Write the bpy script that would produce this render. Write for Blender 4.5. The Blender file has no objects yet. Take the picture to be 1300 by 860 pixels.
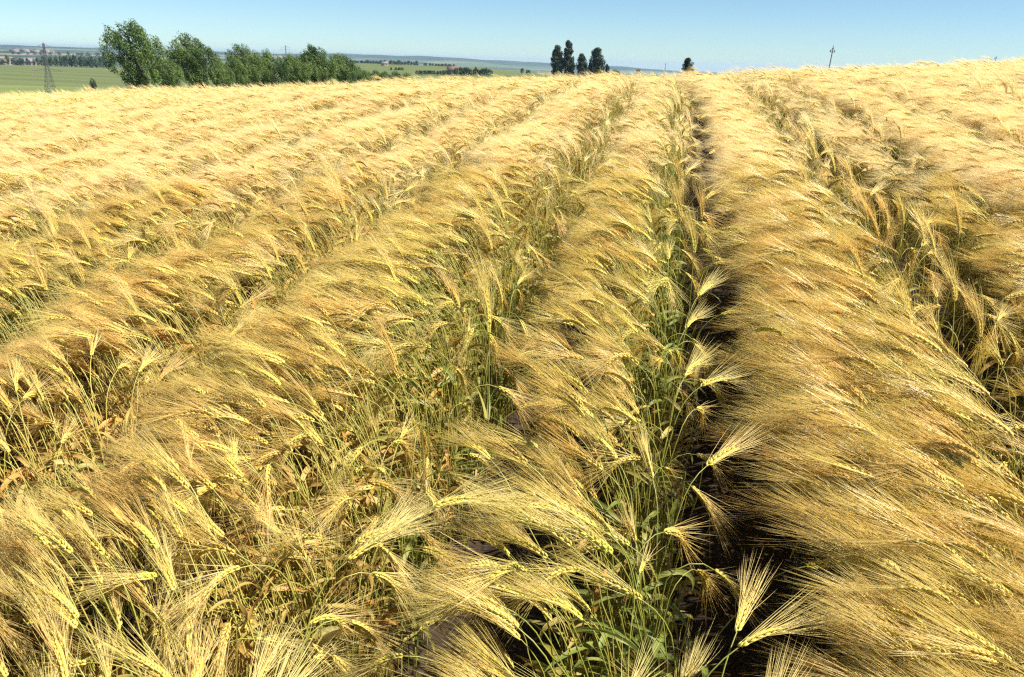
import bpy, math, random
import numpy as np
from mathutils import Matrix, Vector, Quaternion

# ------------------------------------------------------------------ camera, world, sun, exposure
scene = bpy.context.scene
col = scene.collection
EYE = 1.65                       # eye height over the soil the photographer stands on
YAW, PITCH, ROLL, FOC = math.radians(10.47), math.radians(19.44), math.radians(1.67), 1001.3


def camera_axes():
    f = Vector((-math.sin(YAW) * math.cos(PITCH), math.cos(YAW) * math.cos(PITCH), -math.sin(PITCH)))
    r = Vector((math.cos(YAW), math.sin(YAW), 0))
    u = r.cross(f)
    return (math.cos(ROLL) * r + math.sin(ROLL) * u, -math.sin(ROLL) * r + math.cos(ROLL) * u, f)


CR, CU, CF = camera_axes()
cam_data = bpy.data.cameras.new('camera')
cam = bpy.data.objects.new('camera', cam_data)
col.objects.link(cam)
cam_data.sensor_width = 36
cam_data.lens = 36 * FOC / 1300
cam_data.clip_start = 0.02
cam_data.clip_end = 40000
m = Matrix((CR, CU, -CF)).transposed().to_4x4()
m.translation = (0, 0, EYE)
cam.matrix_world = m
scene.camera = cam

SUN_EL, SUN_AZ = math.radians(49), math.radians(96)     # azimuth clockwise from +Y (the row direction)
world = bpy.data.worlds.new('World')
scene.world = world
world.use_nodes = True
wn = world.node_tree
wn.nodes.clear()
sky = wn.nodes.new('ShaderNodeTexSky')
sky.sky_type = 'NISHITA'
sky.sun_disc = False
sky.sun_elevation = SUN_EL
sky.sun_rotation = SUN_AZ
sky.air_density = 0.7
sky.dust_density = 0.1
sky.ozone_density = 2.5
bg = wn.nodes.new('ShaderNodeBackground')
bg.inputs['Strength'].default_value = 0.054
wo = wn.nodes.new('ShaderNodeOutputWorld')
tint = wn.nodes.new('ShaderNodeMix')
tint.data_type = 'RGBA'
tint.blend_type = 'MULTIPLY'
tint.inputs[0].default_value = 1
tint.inputs[7].default_value = (0.83, 0.99, 1.05, 1)
wn.links.new(sky.outputs[0], tint.inputs[6])
wn.links.new(tint.outputs[2], bg.inputs[0])
wn.links.new(bg.outputs[0], wo.inputs[0])

sun_data = bpy.data.lights.new('sun', 'SUN')
sun_data.energy = 5.0
sun_data.angle = math.radians(0.5)
sun_data.color = (1.0, 0.95, 0.86)
sun = bpy.data.objects.new('sun', sun_data)
col.objects.link(sun)
sdir = Vector((math.sin(SUN_AZ) * math.cos(SUN_EL), math.cos(SUN_AZ) * math.cos(SUN_EL), math.sin(SUN_EL)))
sun.rotation_euler = sdir.to_track_quat('Z', 'Y').to_euler()

scene.view_settings.view_transform = 'Standard'
scene.view_settings.look = 'None'
scene.view_settings.gamma = 1
HAZE = 0.65e-4
scene.view_settings.exposure = 1.23
scene.cycles.max_bounces = 6
scene.cycles.diffuse_bounces = 4
scene.cycles.glossy_bounces = 2
scene.cycles.transmission_bounces = 3
scene.cycles.transparent_max_bounces = 4
scene.cycles.volume_bounces = 0
scene.cycles.use_adaptive_sampling = True
scene.cycles.adaptive_threshold = 0.01
scene.cycles.use_denoising = False       # the denoiser smears single awns together
scene.cycles.filter_width = 1.3

rng = np.random.default_rng(7)
random.seed(7)
UP = np.array([0, 0, 1.0])

# ------------------------------------------------------------------ materials


def new_mat(name):
    mt = bpy.data.materials.new(name)
    mt.use_nodes = True
    nt = mt.node_tree
    nt.nodes.clear()
    return mt, nt, nt.nodes, nt.links


def ramp(nt, fac, stops):
    r = nt.nodes.new('ShaderNodeValToRGB')
    e = r.color_ramp.elements
    while len(e) < len(stops):
        e.new(0.5)
    for i, (p, c) in enumerate(stops):
        e[i].position = p
        e[i].color = (*c, 1)
    nt.links.new(fac, r.inputs[0])
    return r.outputs[0]


def mixc(nt, fac, a, b, mode='MIX'):
    x = nt.nodes.new('ShaderNodeMix')
    x.data_type = 'RGBA'
    x.blend_type = mode
    for sock, v in ((x.inputs[0], fac), (x.inputs[6], a), (x.inputs[7], b)):
        if isinstance(v, bpy.types.NodeSocket):
            nt.links.new(v, sock)
        elif isinstance(v, (int, float)):
            sock.default_value = v
        else:
            sock.default_value = (*v, 1)
    return x.outputs[2]


def mathn(nt, op, a, b=0.0, clamp=False):
    x = nt.nodes.new('ShaderNodeMath')
    x.operation = op
    x.use_clamp = clamp
    for sock, v in ((x.inputs[0], a), (x.inputs[1], b)):
        if isinstance(v, bpy.types.NodeSocket):
            nt.links.new(v, sock)
        else:
            sock.default_value = v
    return x.outputs[0]


def noise(nt, scale, detail=3, coord=None, rough=0.55):
    n = nt.nodes.new('ShaderNodeTexNoise')
    n.inputs['Scale'].default_value = scale
    n.inputs['Detail'].default_value = detail
    n.inputs['Roughness'].default_value = rough
    if coord is None:
        g = nt.nodes.new('ShaderNodeNewGeometry')
        coord = g.outputs['Position']
    nt.links.new(coord, n.inputs['Vector'])
    return n.outputs['Fac']


def plant_surface(nt, colour, trans=0.3, rough=0.45, spec=0.4):
    p = nt.nodes.new('ShaderNodeBsdfPrincipled')
    p.inputs['Roughness'].default_value = rough
    p.inputs['Specular IOR Level'].default_value = spec
    nt.links.new(colour, p.inputs['Base Color'])
    t = nt.nodes.new('ShaderNodeBsdfTranslucent')
    nt.links.new(colour, t.inputs['Color'])
    mx = nt.nodes.new('ShaderNodeMixShader')
    mx.inputs[0].default_value = trans
    nt.links.new(p.outputs[0], mx.inputs[1])
    nt.links.new(t.outputs[0], mx.inputs[2])
    o = nt.nodes.new('ShaderNodeOutputMaterial')
    nt.links.new(mx.outputs[0], o.inputs[0])


def instance_values(nt):
    oi = nt.nodes.new('ShaderNodeObjectInfo')
    at = nt.nodes.new('ShaderNodeAttribute')
    at.attribute_type = 'INSTANCER'
    at.attribute_name = 'green'
    return oi.outputs['Random'], at.outputs['Fac']


def crop_material(name, dry, ripe, green, trans, rough, spec, nscale=1.3, gmul=1.9):
    """straw colours that wander from plant to plant and patch to patch, greener where the stalk is less ripe"""
    mt, nt, N, L = new_mat(name)
    rnd, grn = instance_values(nt)
    base = ramp(nt, rnd, [(0.0, dry), (0.55, ripe), (1.0, tuple(0.55 * a + 0.45 * b for a, b in zip(ripe, green)))])
    n = noise(nt, nscale, 2)
    f = mathn(nt, 'MULTIPLY', n, grn)
    f = mathn(nt, 'MULTIPLY', f, gmul, True)
    c = mixc(nt, f, base, green)
    plant_surface(nt, c, trans, rough, spec)
    return mt


M = {}
M['awn'] = crop_material('barley_awn', (0.92, 0.68, 0.27), (0.97, 0.81, 0.38), (0.90, 0.82, 0.28), 0.54, 0.28, 0.9, 1.3, .6)
M['awn_far'] = crop_material('barley_awn_fine', (0.91, 0.67, 0.31), (0.96, 0.79, 0.43), (0.90, 0.79, 0.32), 0.50, 0.5, 0.25, 1.3, .6)
M['ear'] = crop_material('barley_grain', (0.56, 0.35, 0.07), (0.68, 0.50, 0.10), (0.50, 0.50, 0.07), 0.12, 0.42, 0.5, 1.3, .7)
M['stem'] = crop_material('barley_stem', (0.50, 0.32, 0.08), (0.46, 0.40, 0.09), (0.23, 0.25, 0.04), 0.15, 0.4, 0.5, 3.0)
M['leaf'] = crop_material('barley_leaf', (0.55, 0.22, 0.045), (0.66, 0.43, 0.14), (0.18, 0.22, 0.04), 0.35, 0.5, 0.35, 3.0)


def foliage_material(name, dark, light, trans=0.3, scale=0.6):
    mt, nt, N, L = new_mat(name)
    n = noise(nt, scale, 4)
    c = ramp(nt, n, [(0.35, dark), (0.65, light)])
    plant_surface(nt, c, trans, 0.5, 0.3)
    return mt


M['tree'] = foliage_material('tree_leaves', (0.045, 0.085, 0.02), (0.16, 0.23, 0.06), 0.3, 0.25)
M['poplar'] = foliage_material('poplar_leaves', (0.010, 0.026, 0.009), (0.026, 0.05, 0.016), 0.1)
M['farwood'] = foliage_material('distant_leaves', (0.020, 0.042, 0.018), (0.045, 0.08, 0.03), 0.1, 0.05)


def plain(name, colour, rough=0.7, metal=0.0, var=0.25, scale=4):
    mt, nt, N, L = new_mat(name)
    n = noise(nt, scale, 4)
    c = mixc(nt, n, tuple(v * (1 - var) for v in colour), tuple(min(1, v * (1 + var)) for v in colour))
    p = N.new('ShaderNodeBsdfPrincipled')
    p.inputs['Roughness'].default_value = rough
    p.inputs['Metallic'].default_value = metal
    L.new(c, p.inputs['Base Color'])
    o = N.new('ShaderNodeOutputMaterial')
    L.new(p.outputs[0], o.inputs[0])
    return mt


M['bark'] = plain('bark', (0.07, 0.06, 0.045), 0.9)
M['steel'] = plain('galvanised_steel', (0.08, 0.085, 0.09), 0.6, 0.3)
M['timber'] = plain('pole_timber', (0.10, 0.085, 0.07), 0.85)
M['insulator'] = plain('insulator', (0.25, 0.24, 0.23), 0.3)
M['wall'] = plain('house_wall', (0.24, 0.20, 0.165), 0.85, 0, 0.1, .1)
M['roof'] = plain('house_roof', (0.12, 0.08, 0.065), 0.85, 0, 0.2, .1)
M['slate'] = plain('slate_roof', (0.16, 0.15, 0.16), 0.8, 0, 0.2, .1)
M['pane'] = plain('window_glass', (0.04, 0.05, 0.06), 0.2)

# ------------------------------------------------------------------ terrain
KY = np.array([-60, -5, 0, 2, 4, 7, 11, 16, 25, 60], float)
KZ = np.array([-3.6, -1.15, -.85, -.738, -.558, -.391, -.17, -.105, -.52, -5.4])
_yy = np.linspace(-60, 80, 2801)
_zz = np.interp(_yy, KY, KZ)
_zz = np.convolve(np.pad(_zz, 24, mode='edge'), np.ones(49) / 49, 'valid')
SLOPE = 0.056
CROP_H = 0.90


def crop_top(x, y):
    return np.interp(y, _yy, _zz) + SLOPE * x + .008 * np.maximum(x, 0) - .013 * np.maximum(-4 - x, 0) * np.clip((x + 40) / 20, 0, 1) + EYE


COLS = np.array([-400, 0, 140, 300, 455, 600, 700, 870, 1050, 1300, 1700], float)
CREST = np.array([62, 60, 49, 37, 26, 20, 17, 8, -2, -17, -30], float)
RINGS = [
    (75, CREST + 26), (130, CREST + 9),
    (300, np.array([90, 80, 70, 54, 38, 30, 26, 18, 10, -2, -15])),
    (400, np.array([63, 61, 60, 50, 34, 26, 22, 17, 10, -2, -15])),
    (550, np.array([53, 51, 50, 46, 26, 23, 20, 15, 9, -1, -12])),
    (1100, np.array([25, 25, 25, 24, 13, 13, 17, 13, 9, 3, -5])),
    (1300, np.array([25.5, 25.5, 25.5, 24, 9.5, 11, 16, 13, 9, 4, -5])),
    (1700, np.array([30, 30, 30, 30, 24, 22, 20, 16, 10, 6, 0])),
    (2600, np.array([17, 17, 17, 18, 20, 20, 20, 16, 12, 10, 8])),
    (4200, np.array([9, 9, 9, 12, 16, 18, 18, 18, 14, 12, 10])),
    (6500, np.array([4, 4, 4, 6, 7, 9, 11, 14, 12, 12, 10])),
    (8500, np.array([-.6, -.6, -.2, 0, -1.4, -.8, 2.6, 7.6, 10, 10, 10])),
    (9500, np.array([2.2, 2.2, 2.2, 3, 2.8, 3.6, 6.5, 9.5, 11, 11, 11])),
    (13000, np.array([0.2, 0.2, 0.6, 1.5, 3, 5, 8, 11, 12, 12, 12])),
]
RLOG = np.log([r for r, _ in RINGS])


def look(px, off):
    """azimuth (from +Y, clockwise) and slope of the sight line through column px, off pixels under the horizon"""
    px, off = float(px), float(off)
    a = (px - 650) / FOC
    b = -(CF[2] + a * CR[2]) / CU[2] - off / FOC
    d_ = CF + a * CR + b * CU
    return math.atan2(d_[0], d_[1]), d_[2] / math.hypot(d_[0], d_[1])


def horizon_y(px):
    a = (float(px) - 650) / FOC
    return 430 + FOC * (CF[2] + a * CR[2]) / CU[2]


COL_AZ = np.array([look(c_, 0)[0] for c_ in COLS])
RSLOPE = np.array([[look(c_, o_)[1] for c_, o_ in zip(COLS, off)] for _, off in RINGS])


def far_height(az, r):
    """ground height at azimuth az (clockwise from +Y) and distance r, relative to the eye"""
    az = np.asarray(az, float)
    r = np.asarray(r, float)
    rows = np.stack([np.interp(az, COL_AZ, c) for c in RSLOPE], 0)
    lr = np.clip(np.log(r), RLOG[0], RLOG[-1])
    i = np.clip(np.searchsorted(RLOG, lr) - 1, 0, len(RLOG) - 2)
    t = (lr - RLOG[i]) / (RLOG[i + 1] - RLOG[i])
    a = np.take_along_axis(rows, i[None], 0)[0]
    b = np.take_along_axis(rows, i[None] + 1, 0)[0]
    r0, r1 = np.exp(RLOG[i]), np.exp(RLOG[i + 1])
    s = (r - r0) / (r1 - r0)
    return a * r0 * (1 - s) + b * r1 * s


def soil(x, y):
    x = np.asarray(x, float)
    y = np.asarray(y, float)
    near = crop_top(x, y) - CROP_H
    r = np.hypot(x, y)
    far = far_height(np.arctan2(x, y), np.maximum(r, 75)) + EYE
    t = np.clip((r - 50) / 25, 0, 1)
    t = t * t * (3 - 2 * t)
    return near * (1 - t) + far * t


_F0 = np.array([-8.6, -7.7, -6.8, -5.85, -4.95, -4.05, -3.2, -2.36, -1.6, -.678, 0, 1.00, 1.66, 2.45, 3.25, 4.1, 5.0, 5.9])
FURROWS = _F0 + .141


def link(o):
    col.objects.link(o)
    return o


def mesh_from(name, V, F, mats, fm=None, smooth=False):
    me = bpy.data.meshes.new(name)
    V = np.asarray(V, np.float32)
    me.vertices.add(len(V))
    me.vertices.foreach_set('co', V.ravel())
    lens = np.array([len(f) for f in F], np.int32) if not isinstance(F, np.ndarray) else np.full(len(F), F.shape[1], np.int32)
    flat = np.concatenate([np.asarray(f, np.int32) for f in F]) if not isinstance(F, np.ndarray) else F.ravel().astype(np.int32)
    me.loops.add(len(flat))
    me.loops.foreach_set('vertex_index', flat)
    me.polygons.add(len(lens))
    me.polygons.foreach_set('loop_start', np.concatenate([[0], np.cumsum(lens)[:-1]]).astype(np.int32))
    me.polygons.foreach_set('loop_total', lens)
    if fm is not None:
        me.polygons.foreach_set('material_index', np.asarray(fm, np.int32))
    if smooth:
        me.polygons.foreach_set('use_smooth', np.ones(len(lens), bool))
    for mt in mats:
        me.materials.append(mt)
    me.update(calc_edges=True)
    return me


def tag(o, label=None, cat=None, group=None, kind=None):
    for k, v in (('label', label), ('category', cat), ('group', group), ('kind', kind)):
        if v:
            o[k] = v
    return o


# ground sheet: polar grid, fine close to the camera, out to the horizon
az_list = np.concatenate([np.radians(np.arange(-180, -60, 5.0)), np.radians(np.arange(-60, 45, 0.5)), np.radians(np.arange(45, 180.1, 5.0))])
r_list = np.unique(np.concatenate([np.geomspace(.15, 75, 70), np.geomspace(75, 13000, 90), [r for r, _ in RINGS]]))
A, R_ = np.meshgrid(az_list, r_list)
X, Y = R_ * np.sin(A), R_ * np.cos(A)
Z = soil(X, Y)
# low swells on the far country so its skyline and fields are not ruler-straight
sw = np.clip((R_ - 900) / 4000, 0, 1)
Z += sw * (R_ / FOC) * (0.5 * np.sin(A * 23 + R_ / 900) + 0.4 * np.sin(A * 57 + 1 + R_ / 500) + .25 * np.sin(A * 131 + R_ / 300))
# shallow wheel troughs between the plots
near = R_ < 40
d = np.min(np.abs(X[..., None] - FURROWS), -1)
Z -= near * 0.05 * np.exp(-(d / .1) ** 2)
nr, na = X.shape
V = np.stack([X, Y, Z], -1).reshape(-1, 3)
idx = np.arange(nr * na).reshape(nr, na)
V_ground_z = V[:, 2].copy()
F = np.stack([idx[:-1, :-1], idx[:-1, 1:], idx[1:, 1:], idx[1:, :-1]], -1).reshape(-1, 4)
F = [list(map(int, f)) for f in F] + [[int(i) for i in idx[0, :-1]][::-1]]

mt, nt, N, L = new_mat('ground')
geo = N.new('ShaderNodeNewGeometry')
pos = geo.outputs['Position']
flat = N.new('ShaderNodeVectorMath')
flat.operation = 'MULTIPLY'
flat.inputs[1].default_value = (1, 1, 0)
L.new(pos, flat.inputs[0])
ln = N.new('ShaderNodeVectorMath')
ln.operation = 'LENGTH'
L.new(flat.outputs[0], ln.inputs[0])
dist = ln.outputs['Value']
n_soil = noise(nt, 38, 8, pos, .75)
c_soil = ramp(nt, n_soil, [(0.3, (0.022, 0.015, 0.010)), (0.7, (0.065, 0.045, 0.028))])
n1 = noise(nt, 0.012, 5, pos)
st = N.new('ShaderNodeMapping')
st.inputs['Scale'].default_value = (0.004, 0.03, 0)
L.new(pos, st.inputs['Vector'])
n2 = noise(nt, 1.0, 4, st.outputs[0])
c_mead = ramp(nt, n1, [(0.3, (0.12, 0.15, 0.045)), (0.7, (0.17, 0.195, 0.065))])
c_midl = ramp(nt, n2, [(0.35, (0.085, 0.105, 0.035)), (0.65, (0.12, 0.14, 0.05))])
vo = N.new('ShaderNodeTexVoronoi')
vo.inputs['Scale'].default_value = 0.0022
mp = N.new('ShaderNodeMapping')
mp.inputs['Rotation'].default_value = (0, 0, .5)
mp.inputs['Scale'].default_value = (1.0, .5, 0)
L.new(pos, mp.inputs['Vector'])
L.new(mp.outputs[0], vo.inputs['Vector'])
sp = N.new('ShaderNodeSeparateColor')
L.new(vo.outputs['Color'], sp.inputs[0])
c_far = ramp(nt, sp.outputs[0], [(0.0, (0.05, 0.075, 0.035)), (0.3, (0.09, 0.12, 0.05)), (0.55, (0.14, 0.16, 0.075)), (0.72, (0.03, 0.045, 0.03)), (0.9, (0.22, 0.19, 0.12))])
vo_r = c_far.node
vo_r.color_ramp.interpolation = 'CONSTANT'
c_wood = ramp(nt, noise(nt, 0.003, 4, pos), [(0.45, (0.018, 0.035, 0.022)), (0.6, (0.045, 0.07, 0.04))])


def step(at, w):
    return mathn(nt, 'DIVIDE', mathn(nt, 'SUBTRACT', dist, at), w, True)


c = mixc(nt, step(62, 3), c_soil, c_mead)
c = mixc(nt, step(550, 2), c, c_midl)
c = mixc(nt, step(1310, 10), c, c_far)
c = mixc(nt, step(7000, 600), c, c_wood)
p = N.new('ShaderNodeBsdfPrincipled')
p.inputs['Roughness'].default_value = 0.95
p.inputs['Specular IOR Level'].default_value = 0.1
L.new(c, p.inputs['Base Color'])
bmp = N.new('ShaderNodeBump')
bmp.inputs['Strength'].default_value = 0.35
bmp.inputs['Distance'].default_value = 0.008
L.new(n_soil, bmp.inputs['Height'])
L.new(bmp.outputs[0], p.inputs['Normal'])
o = N.new('ShaderNodeOutputMaterial')
L.new(p.outputs[0], o.inputs[0])
ground = link(bpy.data.objects.new('ground', mesh_from('ground', V, F, [mt], smooth=True)))
tag(ground, kind='structure')

# ------------------------------------------------------------------ plant geometry


class Geo:
    def __init__(self):
        self.v, self.f, self.m, self.n = [], [], [], 0

    def add(self, V, F, mi=0):
        V = np.asarray(V, float)
        self.v.append(V)
        for f in F:
            self.f.append([int(i) + self.n for i in f])
            self.m.append(mi)
        self.n += len(V)

    def merge(self, other, mi, mat=None):
        V = np.concatenate(other.v)
        if mat is not None:
            V = V @ mat[:3, :3].T + mat[:3, 3]
        self.add(V, other.f, mi)

    def mesh(self, name, mats, smooth=True):
        return mesh_from(name, np.concatenate(self.v), self.f, mats, self.m, smooth)


def frame_of(t):
    t = t / np.linalg.norm(t)
    a = UP if abs(t[2]) < .9 else np.array([1., 0, 0])
    s = np.cross(t, a)
    s /= np.linalg.norm(s)
    return t, s, np.cross(s, t)


def tube(g, P, rad, sides, mi=0, tip=True):
    P = np.asarray(P, float)
    n = len(P)
    V, F = [], []
    for i in range(n):
        t = P[min(i + 1, n - 1)] - P[max(i - 1, 0)]
        t, s, b = frame_of(t)
        if i == n - 1 and tip:
            V.append(P[i])
            break
        for k in range(sides):
            a = 2 * math.pi * k / sides
            V.append(P[i] + rad[i] * (math.cos(a) * s + math.sin(a) * b))
    last = n - 1 if tip else n
    for i in range(last - 1):
        for k in range(sides):
            k2 = (k + 1) % sides
            F.append([i * sides + k, i * sides + k2, (i + 1) * sides + k2, (i + 1) * sides + k])
    if tip:
        for k in range(sides):
            F.append([(last - 1) * sides + k, (last - 1) * sides + (k + 1) % sides, last * sides])
    g.add(V, F, mi)


def ribbon(g, P, w, nrm, mi=0, fold=0.0):
    """a blade of changing width along P; fold > 0 gives it a V keel"""
    P = np.asarray(P, float)
    n = len(P)
    V, F = [], []
    for i in range(n):
        t = P[min(i + 1, n - 1)] - P[max(i - 1, 0)]
        t /= np.linalg.norm(t) + 1e-9
        nn = nrm[i] if np.ndim(nrm) == 2 else nrm
        s = np.cross(t, nn)
        s /= np.linalg.norm(s) + 1e-9
        up = np.cross(s, t)
        if fold:
            V += [P[i] - s * w[i], P[i] - up * w[i] * fold, P[i] + s * w[i]]
        else:
            V += [P[i] - s * w[i], P[i] + s * w[i]]
    k = 3 if fold else 2
    for i in range(n - 1):
        for j in range(k - 1):
            F.append([i * k + j, i * k + j + 1, (i + 1) * k + j + 1, (i + 1) * k + j])
    g.add(V, F, mi)


def kernel(g, base, d, length, width, sides, detail, mi=0):
    d, s, b = frame_of(d)
    prof = {2: [(0, .35), (.32, 1.0), (.68, .72), (1, 0)], 1: [(0, .3), (.4, 1.0), (1, 0)]}[detail]
    V, F = [], []
    for q, (t, w) in enumerate(prof[:-1]):
        for k in range(sides):
            a = 2 * math.pi * k / sides
            V.append(base + d * length * t + width * w * (math.cos(a) * s + math.sin(a) * b))
    V.append(base + d * length)
    nr_ = len(prof) - 1
    for i in range(nr_ - 1):
        for k in range(sides):
            F.append([i * sides + k, i * sides + (k + 1) % sides, (i + 1) * sides + (k + 1) % sides, (i + 1) * sides + k])
    for k in range(sides):
        F.append([(nr_ - 1) * sides + k, (nr_ - 1) * sides + (k + 1) % sides, nr_ * sides])
    g.add(V, F, mi)


def plant(rs, style, lod, wide=1.0):
    """one barley plant leaning to -X. returns dict of Geo: stem, ear, awns, leaf list"""
    H = rs.uniform(.66, .80)
    ear_len = rs.uniform(.08, .112)
    if style == 'wind':
        lean, e0, e1 = rs.uniform(.12, .28), rs.uniform(15, 42), rs.uniform(-32, 5)
    elif style == 'nod':
        lean, e0, e1 = rs.uniform(.04, .14), rs.uniform(-20, 25), rs.uniform(-80, -45)
    elif style == 'edge':
        lean, e0, e1 = rs.uniform(.05, .12), rs.uniform(-50, -10), rs.uniform(-88, -65)
    else:
        lean, e0, e1 = rs.uniform(.02, .10), rs.uniform(72, 88), rs.uniform(35, 70)
    sway = rs.uniform(-.03, .03)
    # stem: vertical at the foot, bends to direction e0 in the top 15 cm
    ns = 9 if lod == 0 else 5
    P = []
    neck = .13
    straight = H - neck * .6
    for i in range(ns):
        t = i / (ns - 1)
        P.append(np.array([-lean * t ** 2.2, sway * t * t, straight * t]))
    cur = P[-1].copy()
    slope0 = 78.
    nn = 4 if lod == 0 else 2
    for i in range(nn):
        e = math.radians(slope0 + (e0 - slope0) * (i + 1) / nn)
        cur = cur + neck / nn * np.array([-math.cos(e), 0, math.sin(e)])
        P.append(cur.copy())
    stem = Geo()
    r0 = .0021 * (1 if lod == 0 else 1.3) * wide
    tube(stem, P, np.linspace(r0, r0 * .55, len(P)), 5 if lod == 0 else 3, 0, False)
    # ear axis
    K = {0: 13, 1: 8, 2: 4}[lod]
    axis, dirs = [cur.copy()], []
    yawk = rs.uniform(-.4, .4)
    for i in range(K):
        e = math.radians(e0 + (e1 - e0) * (i + .5) / K)
        dd = np.array([-math.cos(e) * math.cos(yawk * i / K), math.cos(e) * math.sin(yawk * i / K), math.sin(e)])
        dirs.append(dd)
        cur = cur + dd * ear_len / K
        axis.append(cur.copy())
    dirs.append(dirs[-1])
    ear, awns = Geo(), Geo()
    tw = rs.uniform(0, math.pi)
    awn_dir_w = np.array([-1, 0, .16])
    if lod == 2:
        w = [.003, .0075, .0062, .003, .0]
        tube(ear, axis, [a * wide for a in w], 4, 0, True)
    kern_bases = []
    for i in range(K):
        t, s, b = frame_of(dirs[i])
        S1 = math.cos(tw) * s + math.sin(tw) * b
        S2 = np.cross(t, S1)
        taper = .75 + .25 * math.sin(math.pi * min(1, (i + 1.2) / K))
        # two plump rows, each side alternate, with a flatter middle floret on both faces
        sets = [(S1, 1.0), (-S1, 1.0)]
        if lod < 2:
            sets.append((S2 if i % 2 else -S2, .8))
        for q, (side, sc) in enumerate(sets):
            base = axis[i] + t * ear_len / K * (.5 * (q % 2)) + side * .0020
            ang = .50 * sc if q < 2 else .25
            kd = t * math.cos(ang) + side * math.sin(ang) + rs.normal(0, .03, 3)
            if lod == 0:
                kernel(ear, base, kd, rs.uniform(.0138, .0155) * taper, .0033 * taper, 6, 2)
            elif lod == 1:
                kernel(ear, base, kd, .0145, .0036, 4, 1)
            kern_bases.append((base + kd * .011, side, t, i / K))
            if lod == 1 or q < 2 and i % 2:
                kern_bases.append((base + kd * .008, S2 if rs.random() < .5 else -S2, t, i / K))
            if lod == 1 and i % 3 == 0:
                kern_bases.append((base + kd * .006, side * .7 + S2 * rs.uniform(-1, 1), t, i / K))
    if lod == 2:
        kern_bases = [kern_bases[int(j)] for j in rs.choice(len(kern_bases), 16, replace=True)]
    for base, side, t, frac in kern_bases:
        la = rs.uniform(.12, .185) * (1.0 - .12 * frac)
        splay = rs.uniform(.03, .25) if rs.random() < .85 else rs.uniform(.2, .38)
        dd = t + side * splay + rs.normal(0, .075, 3)
        dd /= np.linalg.norm(dd)
        # wind carries the bristles over: bend towards the wind direction
        bend = .38 if style in ('wind', 'up') else .08
        n_ = {0: 4, 1: 3, 2: 2}[lod]
        Q = [base]
        c_ = base.copy()
        for k in range(n_):
            dd = dd + awn_dir_w * bend / n_ * (1 if style != 'edge' else .3) + rs.normal(0, .012, 3)
            dd /= np.linalg.norm(dd)
            c_ = c_ + dd * la / n_
            Q.append(c_.copy())
        wb = {0: .00052, 1: .0008, 2: .0013}[lod] * wide
        if lod == 0:
            tube(awns, Q, [wb, wb * .9, wb * .75, wb * .5, 0], 3, 0, True)
        else:
            a = rs.normal(0, 1, 3)
            ribbon(awns, Q, np.linspace(wb, wb * .35, len(Q)), a / np.linalg.norm(a))
    leaves = []
    if lod < 2:
        for k in range(3 if lod == 0 else 1):
            lf = Geo()
            h = rs.uniform(.35, .85)
            i0 = h * (ns - 1)
            b0 = P[int(i0)] + (P[int(i0) + 1] - P[int(i0)]) * (i0 % 1)
            az = rs.uniform(0, 2 * math.pi)
            out = np.array([math.cos(az), math.sin(az), 0]) + np.array([-.4, 0, 0])
            el = rs.uniform(20, 75)
            de = rs.uniform(60, 170)
            LL = rs.uniform(.08, .2)
            nq = 8 if lod == 0 else 4
            c_ = b0.copy()
            Q = [c_.copy()]
            twist = rs.uniform(-2.5, 2.5)
            nrmls = []
            for q in range(nq):
                e = math.radians(el - de * (q / nq) ** 1.3)
                c_ = c_ + LL / nq * (out * math.cos(e) + UP * math.sin(e))
                Q.append(c_.copy())
            sidev = np.cross(out, UP)
            for q in range(nq + 1):
                a = twist * (q / nq)
                nrmls.append(UP * math.cos(a) + sidev * math.sin(a) + out * .3)
            w = [.0075 * (math.sin(math.pi * min(1, (.25 + .75 * q / nq))) ** .7) * (1 if q < nq else .1) for q in range(nq + 1)]
            ribbon(lf, Q, w, np.array(nrmls), 0, .35 if lod == 0 else 0)
            leaves.append(lf)
    return dict(stem=stem, ear=ear, awns=awns, leaves=leaves, mouth=P, earmid=axis[K // 2], eartip=axis[-1])


MATS = [M['stem'], M['ear'], M['awn'], M['leaf']]
MATS_FAR = [M['stem'], M['ear'], M['awn_far'], M['leaf']]


def joined(pl, g=None, mat=None):
    g = g or Geo()
    g.merge(pl['stem'], 0, mat)
    g.merge(pl['ear'], 1, mat)
    g.merge(pl['awns'], 2, mat)
    for lf in pl['leaves']:
        g.merge(lf, 3, mat)
    return g


STYLES = ['wind'] * 12 + ['nod'] * 5 + ['up'] * 3 + ['edge'] * 6
heroes = []                     # (parts of each near variety)
sources = []                    # hidden varieties for the crop mass
for i, s in enumerate(STYLES):
    rs = np.random.default_rng(100 + i)
    pl = plant(rs, s, 0)
    heroes.append(pl)
    sources.append(joined(pl).mesh('barley_variety', MATS))
NH = len(STYLES)
for i, s in enumerate(['wind'] * 7 + ['nod'] * 2 + ['up'] * 2 + ['edge'] * 4):
    rs = np.random.default_rng(300 + i)
    sources.append(joined(plant(rs, s, 1)).mesh('barley_variety', MATS_FAR))
L1 = NH
L1_STYLE = ['wind'] * 7 + ['nod'] * 2 + ['up'] * 2 + ['edge'] * 4


def clump(rs, n, rad, wide, styles):
    g = Geo()
    for k in range(n):
        pl = plant(rs, styles[rs.integers(len(styles))], 2, wide)
        a = rs.normal(0, .25)
        c_, s_ = math.cos(a), math.sin(a)
        sc = rs.uniform(.9, 1.08)
        mt4 = np.eye(4)
        mt4[:3, :3] = np.array([[c_, -s_, 0], [s_, c_, 0], [0, 0, 1]]) * sc
        mt4[:2, 3] = rs.uniform(-rad, rad, 2)
        joined(pl, g, mt4)
    return g


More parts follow.
